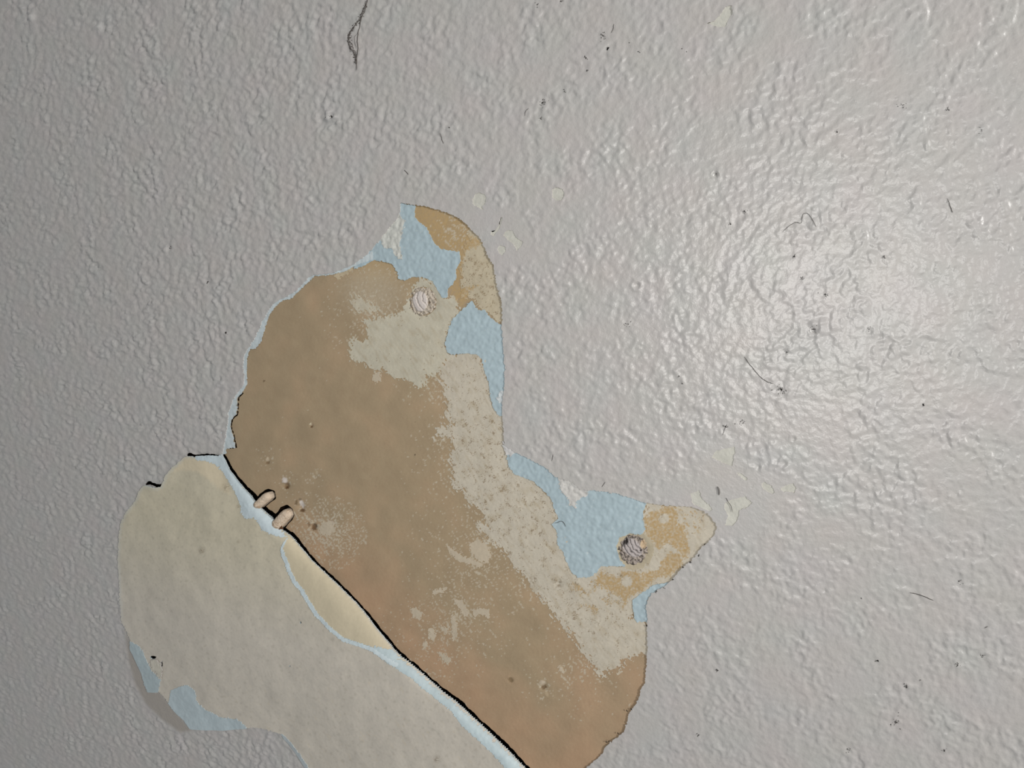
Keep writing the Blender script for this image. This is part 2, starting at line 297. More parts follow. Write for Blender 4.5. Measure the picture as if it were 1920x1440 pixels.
# ------------------------------------------------------------------ heights
PITS = [(1195, 535, 8, .5), (1528, 618, 11, .45), (1342, 328, 7, .5), (623, 218, 7, .7), (732, 102, 6, .3), (1632, 620, 9, .25), (318, 465, 7, .5), (1470, 868, 8, .3), (1422, 876, 6, .25), (1488, 822, 6, .3)]
LUMPS = [(46, 196, 7, 1.3), (62, 34, 9, 1.3), (187, 52, 8, .9), (194, 164, 6, .8), (165, 202, 4, .8), (630, 222, 9, .5), (48, 1197, 9, 1.0), (120, 264, 7, .8), (85, 325, 7, .9), (302, 270, 8, .7), (98, 318, 6, .8), (440, 240, 14, .5), (1290, 545, 9, .3)]
def wall_relief(x, z, qx, qy, smooth_mask=True):
    a = samp(B10, x, z); b = samp(B5, x, z); c = samp(B25, x, z); d = samp(B1, x, z); g = samp(B40, x, z)
    amp = (.8+.22*np.tanh(g))*(.58+.74*sstep(-.06, -.43, x))*(.86+.30*np.tanh(1.5*samp(B40, x, z, (.6, .4))))
    h = .26*np.tanh(1.6*a)+.24*np.tanh(2.0*b+.4*a)+.10*np.tanh(1.6*c)*(1+.4*np.tanh(a))
    pim = np.maximum(0, c*.7+b*.5-1.05); h = h+.16*np.tanh(1.8*pim)
    h = h+.026*d
    h = h*amp
    if smooth_mask:
        s = np.zeros(x.shape)
        for p in SMOOTH: np.maximum(s, sstep(-8, 8, sdf(qx, qy, p, 30)), out=s)
        h = h*(1-.85*s)
    for (u, v, r, k) in PITS:
        q = np.hypot(qx-u, qy-v)/r; m = q < 3
        h[m] += 1.7*(-k*np.exp(-(q[m]*1.5)**2)+.5*k*np.exp(-((q[m]-1.05)*3)**2))
    for (u, v, r, k) in LUMPS:
        q = np.hypot((qx-u)*1.2, qy-v)/r; m = q < 3; h[m] += k*np.exp(-(q[m]*1.3)**2)
    ld = line_dist(qx, qy, [(1730, 226), (1732, 245), (1738, 262), (1738, 282)], 20); h += .35*np.exp(-(ld/3.5)**2)
    ld = line_dist(qx, qy, [(1785, 1330), (1812, 1345), (1840, 1362)], 20); h += .3*np.exp(-(ld/4)**2)
    ld = line_dist(qx, qy, [(1553, 1302), (1575, 1308), (1605, 1306), (1640, 1302)], 20); h += .25*np.exp(-(ld/4)**2)
    return h*.001
COAT = .00095          # grey coat above the bare board
BLU = .00050

# fine grid of the wall
gx, gz = at(np.array([-70, -70, 1990, 1990, 960]), np.array([-60, 1500, -60, 1500, 720]))
xs = [gx.min()]
while xs[-1] < gx.max():
    p = px_of(np.array([xs[-1], xs[-1]+1e-4]), np.array([0., 0.]))[0]; xs.append(xs[-1]+2.75*1e-4/(p[1]-p[0]))
zs = list(np.arange(gz.min(), gz.max(), .00064))
def grow(v, lim, sgn):
    out = []; s = .0008; c = v
    while abs(c) < lim: c = c+sgn*s; s = min(s*1.035 if s < .003 else s*1.3, .12); out.append(c)
    return out
xs = np.array(grow(xs[0], 1.6, -1)[::-1]+xs+grow(xs[-1], 1.2, 1)); zs = np.array(grow(zs[0], 1.4, -1)[::-1]+zs+grow(zs[-1], 1.1, 1))
print('WALL GRID', len(xs), len(zs))
X, Z = np.meshgrid(xs, zs)
QX, QY = px_of(X, Z)
far = (X < gx.min()-.05) | (X > gx.max()+.05)
QX = np.where(X < -.72, -500, QX)
_g = np.maximum(np.gradient(X, axis=1), np.gradient(Z, axis=0))
H = COAT+wall_relief(X, Z, QX, QY)*sstep(.0032, .0016, _g)      # relief beyond the detailed area is left to the paint's bump
hole = sdf(QX, QY, HOLE, 80)
jag = samp(BFR, X, Z)*1.1
fw = -hole+jag
# the coat thins towards its broken edge
H = np.where(fw < 14, COAT+(H-COAT)*np.clip(.35+fw/20, .35, 1), H)
chipd = np.full(X.shape, -80.)
for c in CHIPS: np.maximum(chipd, sdf(QX, QY, c, 80)+0, out=chipd)
fw = np.minimum(fw, -(chipd+samp(BFR, X, Z, (.03, .01))*.8))
slot = np.full(X.shape, -80.)
for c in SLOTS: np.maximum(slot, sdf(QX, QY, c, 80), out=slot)
fw = np.minimum(fw, -(slot+.4*samp(BFR, X, Z)))
g = samp(B40, X, Z); g2 = samp(B40, X, Z, (.3, .2))
base = np.array(lin((189, 185, 181)))
tint = base[None, None, :]*(1+.005*g[..., None]*np.array([-1, .3, 1.0])+.006*g2[..., None]*np.array([1.1, -.2, .5]))
sm = sstep(-4, 4, sdf(QX, QY, BROWN_ZONE, 20))[..., None]
tint = tint*(1-sm)+np.array(lin((168, 160, 151)))*sm  # this smooth zone is browner and darker than the rest of the coat
for (u, v, r, k) in LUMPS[:3]:
    w = np.exp(-(np.hypot(QX-u, QY-v)/(r*.7))**2)[..., None]; tint = tint*(1-w*.5)+np.array(lin((215, 213, 208)))*w*.5  # highlights on these lumps put into their colour
wall = layer('wall_back', X, Z, fw, H, tint, [M_WALL, M_RIM], .0007)
wall['kind'] = 'structure'
wall['label'] = 'grey stippled wall with its satin paint peeled off around a bare brown patch'
# the wall's core behind everything
cx0, cx1, cz0, cz1 = xs[0], xs[-1], zs[0], zs[-1]
v = np.array([[cx0, .012, cz0], [cx1, .012, cz0], [cx1, .012, cz1], [cx0, .012, cz1], [cx0, .05, cz0], [cx1, .05, cz0], [cx1, .05, cz1], [cx0, .05, cz1]])
fc = np.array([[0, 1, 2, 3], [4, 7, 6, 5], [0, 4, 5, 1], [1, 5, 6, 2], [2, 6, 7, 3], [3, 7, 4, 0]])
core = link_mesh('wall_core', v, [(fc, 0, False)], [M_DEEP], None, wall)

# ------------------------------------------------------------------ brown board face
PLUGS = [(793, 565, 25, 27), (1187, 1031, 27, 28)]
DIMPLES = [(584, 798, 3.0, .0008, 1), (502, 866, 5, .0006, 1), (536, 910, 7, .0013, 1), (564, 950, 8, .0012, 1), (588, 987, 7, .0012, 1), (957, 1275, 6, .0006, 0), (1020, 1287, 8, .0008, 1), (1046, 1094, 8, .0006, 0), (590, 893, 7, .0003, 1)]
def board_height(x, z, qx, qy):
    h = .00010*samp(B40, x, z, (.1, .1))+.00002*samp(B25, x, z)
    for (u, v, rx, ry) in PLUGS:
        q = np.hypot((qx-u)/rx, (qy-v)/ry); h = h-.0011*np.exp(-(q/1.05)**4)
    for (u, v, r, k, _) in DIMPLES:
        q = np.hypot(qx-u-.2*(qy-v), qy-v)/r
        h = h-k*np.exp(-(q*1.2)**2)
        qb = np.hypot(qx-u+r*.5, qy-v+r*.8)/r; h = h+k*.6*np.exp(-(qb*2)**2)
    return h
def residue_cover(x, z, qx, qy):
    """fine cream speckles and smears left on the bare paper, 0..1"""
    n = samp(BFR, x, z, (.11, .07)); s = samp(STR, x, z); n2 = samp(BFR, x, z, (.21, .17))
    c = np.zeros(x.shape)
    for (u, v, r, t) in [(858, 424, 26, .55), (850, 440, 14, .2), (895, 1050, 75, .9), (860, 1150, 60, .8), (830, 1190, 55, .9), (930, 1000, 60, .6), (620, 1000, 35, .15), (590, 985, 22, .2), (570, 950, 22, .9), (540, 905, 14, .8), (700, 590, 50, .7), (1100, 1240, 60, 1.0), (1060, 1270, 40, 1.2), (1020, 1290, 22, 1.0), (800, 1260, 50, 1.3), (835, 830, 40, .9), (850, 900, 50, 1.1), (745, 1180, 35, 1.4), (505, 862, 16, 1.0), (980, 1090, 60, 1.1), (770, 1240, 40, 1.4), (815, 720, 40, .9), (590, 893, 12, .8), (920, 1090, 70, 1.3)]:
        w = np.exp(-(np.hypot(qx-u, qy-v)/r)**2)
        m = w > .02
        c[m] = np.maximum(c[m], sstep(t, t+.35, (.75*n[m]+.45*s[m]+.25*n2[m])*1.0+1.0*w[m]-.55))
    c = np.maximum(c, .9*sstep(2.7, 3.1, n*1.0+.3*s))
    return c
X, Z = grid_px(405, 370, 1365, 1535, 2.0)
QX, QY = px_of(X, Z)
hole = sdf(QX, QY, HOLE, 40)
fd = line_dist(QX, QY, FOLD, 60)
side = sdf(QX, QY, FLAP, 60)                          # inside the flap the board is gone
gapw = 1.5+1.0*sstep(1220, 1290, QY)+.8*np.tanh(samp(B10, X, Z))+.3*samp(B25, X, Z)+1.8*sstep(1060, 960, QY)*sstep(850, 900, QY)  # board cut back to shape the dark contact shade along fold and nubs
for (u, v, r, a) in [(506, 930, 10, 14), (540, 962, 13, 16), (478, 928, 8, 2), (512, 962, 8, 1)]:
    gapw += a*np.exp(-(np.hypot(QX-u, QY-v)/r)**2)
nub1 = sdf(QX, QY, [(478, 940), (488, 926), (503, 920), (512, 923), (514, 933), (506, 942), (494, 952)], 40)
nub2 = sdf(QX, QY, [(515, 966), (528, 954), (538, 950), (546, 956), (549, 966), (543, 978), (534, 990)], 40)
fb = np.minimum(hole+10, -side-gapw)
ng = lambda u, v: 1+2.6*np.clip(((QX-u)-(QY-v))/12, 0, 1)
fb = np.minimum(fb, -(nub1+ng(498, 932))); fb = np.minimum(fb, -(nub2+ng(532, 970)))
fb = np.minimum(fb, line_dist(QX, QY, [(u+1.6, v) for u, v in BROWN_L if v >= 737], 20)-1.1-.5*np.tanh(samp(B25, X, Z)))  # slit standing in for the shadow line along the left border
Hb = board_height(X, Z, QX, QY)
n40 = samp(B40, X, Z, (.4, .1)); n10 = samp(B10, X, Z, (.1, .3))
warm = np.exp(-(line_dist(QX, QY, FOLD, 200)/110)**2)*.0+sstep(150, 10, line_dist(QX, QY, FOLD, 200))*sstep(880, 1100, QY)+.6*sstep(1120, 1260, QY)*sstep(1000, 1100, QX)
c_b = np.array(lin((170, 150, 122))); c_w = np.array(lin((181, 150, 121))); c_o = np.array(lin((184, 157, 114))); c_c = np.array(lin((198, 187, 166)))
w = np.clip(warm*.8+.10*n40, 0, 1)[..., None]
T = c_b*(1-w)+c_w*w
T = T*(1+.014*n10[..., None]*np.array([.8, 1, 1.1])+.022*n40[..., None])
oc = np.zeros(X.shape)
for p in OCHRE: np.maximum(oc, sstep(-1, 2, sdf(QX, QY, p, 30)+3*samp(BFR, X, Z)), out=oc)
oc *= np.clip(.72+.3*samp(BFR, X, Z, (.08, .03)), .1, 1)
top = sstep(560, 500, QY)*sstep(640, 700, QX); oc = np.maximum(oc, .5*top)[..., None]
T = T*(1-oc)+c_o*oc
hz = (.55*sstep(90, 20, np.hypot(QX-700, (QY-545)*1.3))*np.clip(.55+.35*samp(BFR, X, Z), 0, 1))
pk = .35*sstep(70, 20, np.hypot(QX-700, (QY-540)*1.2))
cv = np.clip(np.maximum(residue_cover(X, Z, QX, QY)*.85, np.maximum(hz, pk)), 0, 1)[..., None]
T = T*(1-cv)+c_c*cv
def fleck_shade(T, u, v, rx, ry, ang, col, op, rag=.35):
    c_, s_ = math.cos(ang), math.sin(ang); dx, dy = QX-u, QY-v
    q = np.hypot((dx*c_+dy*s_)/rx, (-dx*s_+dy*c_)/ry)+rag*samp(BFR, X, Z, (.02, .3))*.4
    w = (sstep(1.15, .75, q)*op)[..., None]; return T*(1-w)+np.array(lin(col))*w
PALE, PIT_SHADE = (218, 208, 200), (96, 68, 42)  # dark brown spots paint the shade of pits, pale ones are torn flecks
for b in [(534, 901, 5, 6.5, -.4, PALE, .9), (537, 911, 5.5, 6, 0, (128, 104, 76), .8), (537, 915, 3.5, 2.5, 0, PIT_SHADE, .9),
          (566, 945, 4, 8, -.15, PALE, .95), (556, 942, 3, 5, .3, (124, 100, 72), .7), (567, 957, 5, 3, .2, PIT_SHADE, .85), (563, 936, 2.5, 2.5, 0, (120, 108, 90), .7),
          (589, 988, 5, 7, .4, PIT_SHADE, .8), (579, 984, 2, 5, -.3, (118, 88, 58), .7), (619, 984, 7, 9, .4, (196, 182, 168), .7),
          (502, 861, 3.5, 4, 0, (204, 186, 160), .8), (502, 868, 4, 3, 0, (120, 96, 68), .7), (583, 795, 2.2, 2.2, 0, (226, 214, 186), .95), (584, 800, 3, 2.4, .3, PIT_SHADE, .8),
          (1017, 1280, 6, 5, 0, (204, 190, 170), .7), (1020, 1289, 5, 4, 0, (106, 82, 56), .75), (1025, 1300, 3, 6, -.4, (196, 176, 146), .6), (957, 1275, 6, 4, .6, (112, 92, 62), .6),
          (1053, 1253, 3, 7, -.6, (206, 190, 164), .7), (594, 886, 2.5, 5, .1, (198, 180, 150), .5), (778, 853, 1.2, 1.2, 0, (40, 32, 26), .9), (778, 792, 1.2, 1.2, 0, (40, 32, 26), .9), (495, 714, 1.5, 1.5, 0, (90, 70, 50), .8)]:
    T = fleck_shade(T, *b)
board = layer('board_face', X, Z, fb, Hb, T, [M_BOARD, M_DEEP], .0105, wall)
board['label'] = 'bare brown paper face of the board laid open in the middle'

# ------------------------------------------------------------------ layers still sticking to the board
def patch(name, poly, h, col, mats, noise=1.0, step=1.8, label=None, parent=wall, rim=.0004, extra=None, field=None, relief=1.0, hfun=None, var=.02):
    P = np.array(poly)
    X, Z = grid_px(P[:, 0].min()-6, P[:, 1].min()-6, P[:, 0].max()+6, P[:, 1].max()+6, step)
    qx, qy = px_of(X, Z)
    f = sdf(qx, qy, poly, 40)+noise*samp(BFR, X, Z, (.05, .02))
    if field is not None: f = field(f, X, Z, qx, qy)
    if hfun is not None: Hh = hfun(X, Z, qx, qy)+h
    else:
        Hh = h+.00010*relief*np.tanh(samp(B5, X, Z))+.00007*relief*np.tanh(samp(B10, X, Z))+.00004*relief*samp(B25, X, Z)
    c = np.array(lin(col))
    T = np.broadcast_to(c, X.shape+(3,))*(1+var*samp(B10, X, Z, (.2, .2))[..., None]+.01*samp(B40, X, Z)[..., None])
    if extra is not None: T = extra(T, X, Z, qx, qy)
    o = layer(name, X, Z, f, Hh, T, mats, rim, parent)
    if label: o['label'] = label
    return o
def plug_cut(f, X, Z, qx, qy):
    for (u, v, rx, ry) in PLUGS: f = np.minimum(f, (np.hypot((qx-u)/rx, (qy-v)/ry)-1.0)*26)
    return f
def not_grey(f, X, Z, qx, qy):
    return np.minimum(f, sdf(qx, qy, HOLE, 40)+7)
def bluetint(T, X, Z, qx, qy):
    w = sstep(1.6, 2.2, samp(BFR, X, Z, (.3, .1)))[..., None]*.5
    T = T*(1-w)+np.array(lin((206, 214, 212)))*w
    w = sstep(1.2, 2.0, samp(STR, X, Z, (.3, .1)))[..., None]*.15
    return T*(1-w)+np.array(lin((178, 196, 200)))*w
BLUEC = (174, 191, 197)
EDGE = [(700, 470), (690, 478), (670, 480), (650, 490), (627, 500), (600, 503), (585, 504), (560, 530), (540, 544), (515, 555), (495, 572), (470, 625), (450, 655), (445, 700), (430, 740), (418, 775), (412, 830), (412, 852), (424, 852), (424, 843)]+BROWN_L[::-1]
patch('blue_undercoat', EDGE, BLU, (198, 207, 209), [M_BLUE, M_RIMB], .9, 1.6, 'pale blue and white undercoat strip along the left edge of the bare board', extra=lambda T, X, Z, qx, qy: T*(1-(lambda w: w)(sstep(12, 8, line_dist(qx, qy, O_LEFT, 30)*1.0+8*0)[..., None]*0)))
def cream_field(amp, samt, thr=0.0):
    def fn(f, X, Z, qx, qy):
        n = samp(BFR, X, Z, (.07, .13)); s = samp(STR, X, Z)
        f = f+amp*n+samt*s+thr
        f = np.minimum(f, sdf(qx, qy, HOLE, 40)+8)
        return plug_cut(f, X, Z, qx, qy)
    return fn
def creamtint(dens):
    def fn(T, X, Z, qx, qy):
        n = samp(BFR, X, Z, (.15, .05)); s = samp(STR, X, Z, (.2, .1)); l = samp(B10, X, Z, (.3, .3)); fine = samp(B1, X, Z, (.1, .2))
        br = np.array(lin((128, 106, 80)))
        reg = .55*sstep(120, 20, np.hypot(qx-900, qy-830))+.45*sstep(120, 40, np.hypot(qx-960, qy-960))+.55*sstep(90, 30, np.hypot(qx-1100, qy-1130))+.5*sstep(70, 20, np.hypot(qx-905, qy-520))
        bs = samp(BS, X, Z, (.1, .1)); cl = samp(B25, X, Z, (.4, .2)); g4 = samp(B5, X, Z, (.15, .35))
        w = sstep(1.25, 1.9, bs*.85+.30*cl+.45*g4+.25*l+dens+reg*.9)[..., None]*.75
        T = T*(1-w)+br*w
        w = np.clip(.10*l+.12*s+.10*reg, 0, .5)[..., None]
        T = T*(1-w)+np.array(lin((172, 156, 128)))*w
        oc = np.zeros(X.shape)
        for p in OCHRE: np.maximum(oc, sstep(-1, 1.5, sdf(qx, qy, p, 30)+2.6*n), out=oc)
        for (u, v, r) in [(1245, 972, 10), (1175, 1090, 11)]: oc *= sstep(.8, 1.1, np.hypot(qx-u, qy-v)/r+.1*n)
        sp = .9*sstep(.9, 1.3, n*.8+.6*l)*sstep(75, 25, np.hypot(qx-1120, (qy-1110)*1.3))+.9*sstep(.8, 1.2, n+.4*s)*sstep(45, 15, np.hypot(qx-1290, qy-975))
        oc = np.maximum(oc*np.clip(.78+.3*samp(BFR, X, Z, (.08, .03)), .1, 1), sp)[..., None]
        T = T*(1-oc)+np.array(lin((183, 156, 114)))*oc
        for (u, v, r) in [(1046, 1094, 8), (1001, 1087, 7), (1165, 1080, 3)]:
            w = (np.exp(-(np.hypot(qx-u, qy-v)/r)**2)*np.clip(.5+.7*n, 0, 1))[..., None]*.8; T = T*(1-w)+np.array(lin((112, 90, 62)))*w
        return T
    return fn
CR = (199, 190, 173)
ch = lambda h: (lambda X, Z, qx, qy: board_height(X, Z, qx, qy)+.000010*samp(BFR, X, Z)+.000006*samp(STR, X, Z))
patch('cream_residue', CREAM1, .00016, (197, 190, 171), [M_CREAM, M_CREAM], 1, 1.6, 'cream filler residue smeared below the upper screw plug', field=cream_field(4.0, 2.0), extra=creamtint(-.6), rim=.0003, hfun=ch(0))
patch('cream_residue', CREAM1B, .00014, (197, 188, 168), [M_CREAM, M_CREAM], 1, 1.6, None, field=cream_field(4.5, 3.5), extra=creamtint(-.6), rim=.0003, hfun=ch(0))
patch('cream_residue', CREAM2, .00016, CR, [M_CREAM, M_CREAM], 1, 1.35, 'long scraped band of speckled cream filler down the right side', field=cream_field(4.5, 4.0), extra=creamtint(0), rim=.0003, hfun=ch(0))
patch('cream_residue', CREAM3, .00014, (194, 182, 158), [M_CREAM, M_CREAM], 1, 1.6, 'cream and ochre residue beside the top of the grey edge', field=cream_field(3.0, 2.0), extra=creamtint(.2), rim=.0003, hfun=ch(0))
patch('cream_residue', CREAM4, .00014, (194, 178, 150), [M_CREAM, M_CREAM], 1, 1.6, None, field=cream_field(3.0, 2.0), extra=creamtint(0), rim=.0003, hfun=ch(0))
# small loose smears of the same residue, each its own piece
SMEARS = [[(838, 1024), (850, 1030), (866, 1042), (888, 1050), (905, 1058), (900, 1064), (880, 1056), (860, 1052), (848, 1040)], [(880, 1020), (895, 1012), (912, 1020), (920, 1040), (915, 1055), (900, 1052), (886, 1040)], [(852, 1124), (866, 1126), (874, 1140), (878, 1152), (870, 1156), (862, 1142)], [(887, 1144), (900, 1141), (915, 1142), (918, 1156), (914, 1160), (908, 1152), (894, 1152), (890, 1160)], [(771, 1142), (780, 1140), (793, 1152), (788, 1162), (775, 1156)], [(846, 1154), (854, 1155), (856, 1172), (857, 1196), (850, 1200), (848, 1178)], [(822, 1224), (830, 1226), (846, 1236), (842, 1245), (832, 1240)], [(805, 1180), (814, 1180), (817, 1192), (812, 1202), (804, 1196)], [(792, 1205), (800, 1202), (800, 1212), (794, 1216)], [(702, 700), (712, 696), (714, 712), (704, 718), (698, 710)], [(812, 1108), (826, 1104), (838, 1102), (836, 1108), (822, 1112), (812, 1114)], [(827, 1172), (840, 1180), (838, 1187), (828, 1180)], [(1048, 1250), (1058, 1255), (1057, 1262), (1050, 1257)], [(1158, 1258), (1163, 1258), (1164, 1263), (1159, 1264)], [(604, 982), (620, 976), (628, 990), (618, 1004), (604, 1002), (598, 992)]]
for s_ in SMEARS:
    patch('residue_fleck', s_, .00012, (196, 182, 160), [M_CREAM, M_CREAM], 1, 1.3, None, field=lambda f, X, Z, qx, qy: f+1.8*samp(BFR, X, Z, (.07, .13))+.8, extra=None, rim=.0003, hfun=ch(0))
ring_note = 'pale blue paint left %s'
patch('blue_paint_patch', BLUE1, .00045, BLUEC, [M_BLUE, M_RIMB], .9, 1.8, ring_note % 'at the top tip above the upper screw plug', field=lambda f, X, Z, qx, qy: not_grey(f, X, Z, qx, qy), extra=bluetint)
patch('blue_paint_patch', BLUE2, .00045, BLUEC, [M_BLUE, M_RIMB], .9, 1.8, ring_note % 'halfway down the right edge', field=not_grey, extra=bluetint)
patch('blue_paint_patch', BLUE3, .00045, (173, 190, 196), [M_BLUE, M_RIMB], .9, 1.8, ring_note % 'in the wide area beside the lower screw plug', field=lambda f, X, Z, qx, qy: plug_cut(not_grey(f, X, Z, qx, qy), X, Z, qx, qy), extra=bluetint)
patch('blue_paint_patch', BLUE4, .00045, BLUEC, [M_BLUE, M_RIMB], .9, 1.8, ring_note % 'in the small corner under the right-hand tip', field=not_grey, extra=bluetint)
def wtint(T, X, Z, qx, qy):
    w = sstep(1.2, 2, samp(BFR, X, Z, (.2, .3)))[..., None]*.5; return T*(1-w)+np.array(lin((150, 150, 142)))*w
for p, c in ((WHITE1, (203, 203, 196)), (WHITE2, (206, 203, 198)), (WHITE3, (204, 202, 200)), (WHITE4, (200, 205, 206))):
    patch('white_primer_flake', p, .00062, c, [M_WHITE, M_RIM], 1.6, 1.5, None, field=not_grey, extra=wtint, rim=.0005, relief=1.6)
for c in CHIPS:
    P = np.array(c); m = P.mean(0); big = [tuple(m+(q-m)*1.25+np.sign(q-m)*1.5) for q in P]
    patch('cream_undercoat', big, .00066, (200, 198, 188), [M_WHITE, M_RIM], .3, 2.0, None, rim=.0004, relief=.35)

# ------------------------------------------------------------------ crumbly screw plugs
def plug(i, label):
    u, v, rx, ry = PLUGS[i]
    X, Z = grid_px(u-rx-6, v-ry-6, u+rx+6, v+ry+6, .8)
    qx, qy = px_of(X, Z); dx = (qx-u)/rx; dy = (qy-v)/ry; r = np.hypot(dx, dy)
    n = samp(BFR, X, Z, (.1+i*.1, .2)); nf = samp(B1, X, Z, (.2, .1*i)); n5 = samp(B25, X, Z, (.3, .2*i))
    f = (.97-r)*rx+1.3*n5+.8*n
    cx, cy, sp, lo, hi = (816, 555, 10.5, 12, 40) if i == 0 else (1213, 1007, 7.2, 17, 50)
    wob = (.4 if i == 0 else .7)*n5+.25*n
    rad = np.hypot(qx-cx, qy-cy)+wob
    t = (rad-lo)/sp; saw = t-np.floor(t); ln = np.minimum(saw, 1-saw)*sp          # px from a groove
    if i == 0: inarc = sstep(.86, .72, np.hypot((qx-789)/18, (qy-565)/24))*sstep(810, 803, qx)
    else: inarc = sstep(1.0, .84, np.hypot(((qx-1186)*.8+(qy-1026)*.6)/23, (-(qx-1186)*.6+(qy-1026)*.8)/16))
    terr = -.00012*np.floor(t)+.00022*(1-saw)
    Hh = -.0004+.0013*np.maximum(0, 1-r**2)**.6+inarc*(terr+.00035-.00045*np.exp(-(ln/1.3)**2))+(1-inarc)*(.00022*n5+.00018*n+.00012*nf)
    if i == 1: Hh -= .0010*np.exp(-(np.hypot(qx-1174, qy-1016)/4.5)**2)
    else: Hh -= .0008*np.exp(-(np.hypot(qx-805, qy-567)/3)**2)
    c0 = np.array(lin((216, 206, 199) if i == 0 else (190, 181, 178)))
    T = np.broadcast_to(c0, X.shape+(3,)).copy()
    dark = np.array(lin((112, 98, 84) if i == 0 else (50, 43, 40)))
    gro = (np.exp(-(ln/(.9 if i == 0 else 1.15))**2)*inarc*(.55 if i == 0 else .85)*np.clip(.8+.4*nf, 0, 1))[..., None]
    T = T*(1-gro)+dark*gro  # shading of the ridges put into the groove colour
    T0 = np.array(lin((186, 174, 156) if i == 0 else (160, 148, 136))); w = ((1-inarc)*.8)[..., None]; T = T*(1-w)+T0*w
    crumb = (sstep(.35, 1.1, np.abs(n5)*.5+.6*n+.45*nf)*(1-inarc)*(.5 if i == 0 else .8))[..., None]
    T = T*(1-crumb)+dark*crumb
    if i == 1:
        w = (sstep(1.1, .8, np.hypot((qx-1207)/6, (qy-1020)/9)))[..., None]; T = T*(1-w)+np.array(lin((190, 168, 140)))*w
        w = (sstep(1.3, .6, np.hypot((qx-1173)*.7+(qy-1015)*.5, ((qx-1173)*.5-(qy-1015)*.7)*.5)/3.6+.25*nf)*.92)[..., None]; T = T*(1-w)+np.array(lin((26, 20, 17)))*w
        w = (sstep(1.2, .6, np.hypot(qx-1203, qy-1031)/2.5+.2*nf)*.9)[..., None]; T = T*(1-w)+np.array(lin((36, 28, 24)))*w
    else:
        w = (sstep(1.3, .5, np.hypot((qx-805)/2.2, (qy-567)/2.8))*.8)[..., None]; T = T*(1-w)+np.array(lin((96, 80, 56)))*w
    o = layer('screw_plug', X, Z, f, Hh, T, [M_NUB, M_NUB], .0006, wall); o['label'] = label
    # pale ring of filler round it
    if i == 0: return
    P = [(u+rx*1.42*math.cos(a)+(4 if i == 0 else 1), v+ry*1.32*math.sin(a)) for a in np.linspace(0, 2*math.pi, 24, endpoint=False)]
    def rf(f, X, Z, qx, qy): return np.minimum(f+1.5*samp(BFR, X, Z), (np.hypot((qx-u)/rx, (qy-v)/ry)-.9)*rx)
    patch('filler_ring', P, .00022, (186, 170, 147) if i == 0 else (188, 176, 152), [M_CREAM, M_CREAM], 0, 1.3, None, field=rf, rim=.0003, hfun=ch(0))
plug(0, 'whitish screw plug with curved ridges below the top blue patch')
plug(1, 'dark crumbling screw plug with curved ridges at the right')

# ------------------------------------------------------------------ the folded-over flap
def flap_height(x, z, qx, qy):
    d = line_dist(qx, qy, FOLD, 400); e = line_dist(qx, qy, FLAP_L, 260)
    wroll = 12+28*sstep(1000, 1080, qy)*sstep(1230, 1180, qy)+6*sstep(900, 1000, qy)
    t = np.clip(d/wroll, 0, 1)
    hf = .0008+.0052*np.sqrt(np.maximum(0, 1-(1-t)**2))
    h = .0019+(hf-.0019)*sstep(-5, 170, e)
    h = np.minimum(h, hf+.0004)
    h = h+.0009*np.exp(-(np.hypot(qx-650, qy-1150)/70)**2)
    h += .00016*samp(B40, x, z, (.2, 0))+.000025*samp(B10, x, z)+.00002*samp(B25, x, z)
    # edge lifted over the two shadow cuts
    for (u, v, r) in [(385, 853, 30), (293, 910, 20)]: h += .0012*np.exp(-(np.hypot(qx-u, qy-v)/r)**2)
    h += .0004*np.exp(-(np.hypot(qx-300, qy-1250)/18)**2)
    return h
X, Z = grid_px(215, 836, 1045, 1545, 2.0)
QX, QY = px_of(X, Z)
f = sdf(QX, QY, FLAP, 60)
edge_n = .9*samp(BFR, X, Z, (.04, .08))
f = f+edge_n*(.25+.75*sstep(6, 20, line_dist(QX, QY, FOLD, 40)))
for (u, v, rx, ry) in [(292, 1230, 6, 3.2), (309, 1243, 2.6, 6.5)]: f = np.minimum(f, (np.hypot((QX-u)/rx, (QY-v)/ry)-1)*4+.7*samp(BFR, X, Z))
for (u, v, rx, ry) in [(576, 1160, 1.6, 2.6), (554, 1242, 1.5, 1.5)]: f = np.minimum(f, (np.hypot((QX-u)/rx, (QY-v)/ry)-1)*4)
Hf = flap_height(X, Z, QX, QY)
n = samp(BFR, X, Z, (.12, .12)); l = samp(B40, X, Z, (.5, .3)); m10 = samp(B10, X, Z, (.2, .4)); st = samp(STR, X, Z, (.1, .1)); m5 = samp(B5, X, Z, (.2, .4))
ca = np.array(lin((205, 196, 173))); cb = np.array(lin((205, 197, 184))); ccol = np.array(lin((224, 209, 180)))
w = sstep(950, 1200, QY-.2*(QX-400))[..., None]; T = ca*(1-w)+cb*w
T = T*(1+.015*l[..., None]+.014*m10[..., None]*np.array([1, .9, .8]))
w = (sstep(1.0, 2.2, m5+.5*n)*.22)[..., None]; T = T*(1-w)+np.array(lin((148, 142, 126)))*w
w = (sstep(1.6, 2.6, st+.5*n)*.45*sstep(1180, 1330, QY))[..., None]; T = T*(1-w)+np.array(lin((206, 192, 168)))*w
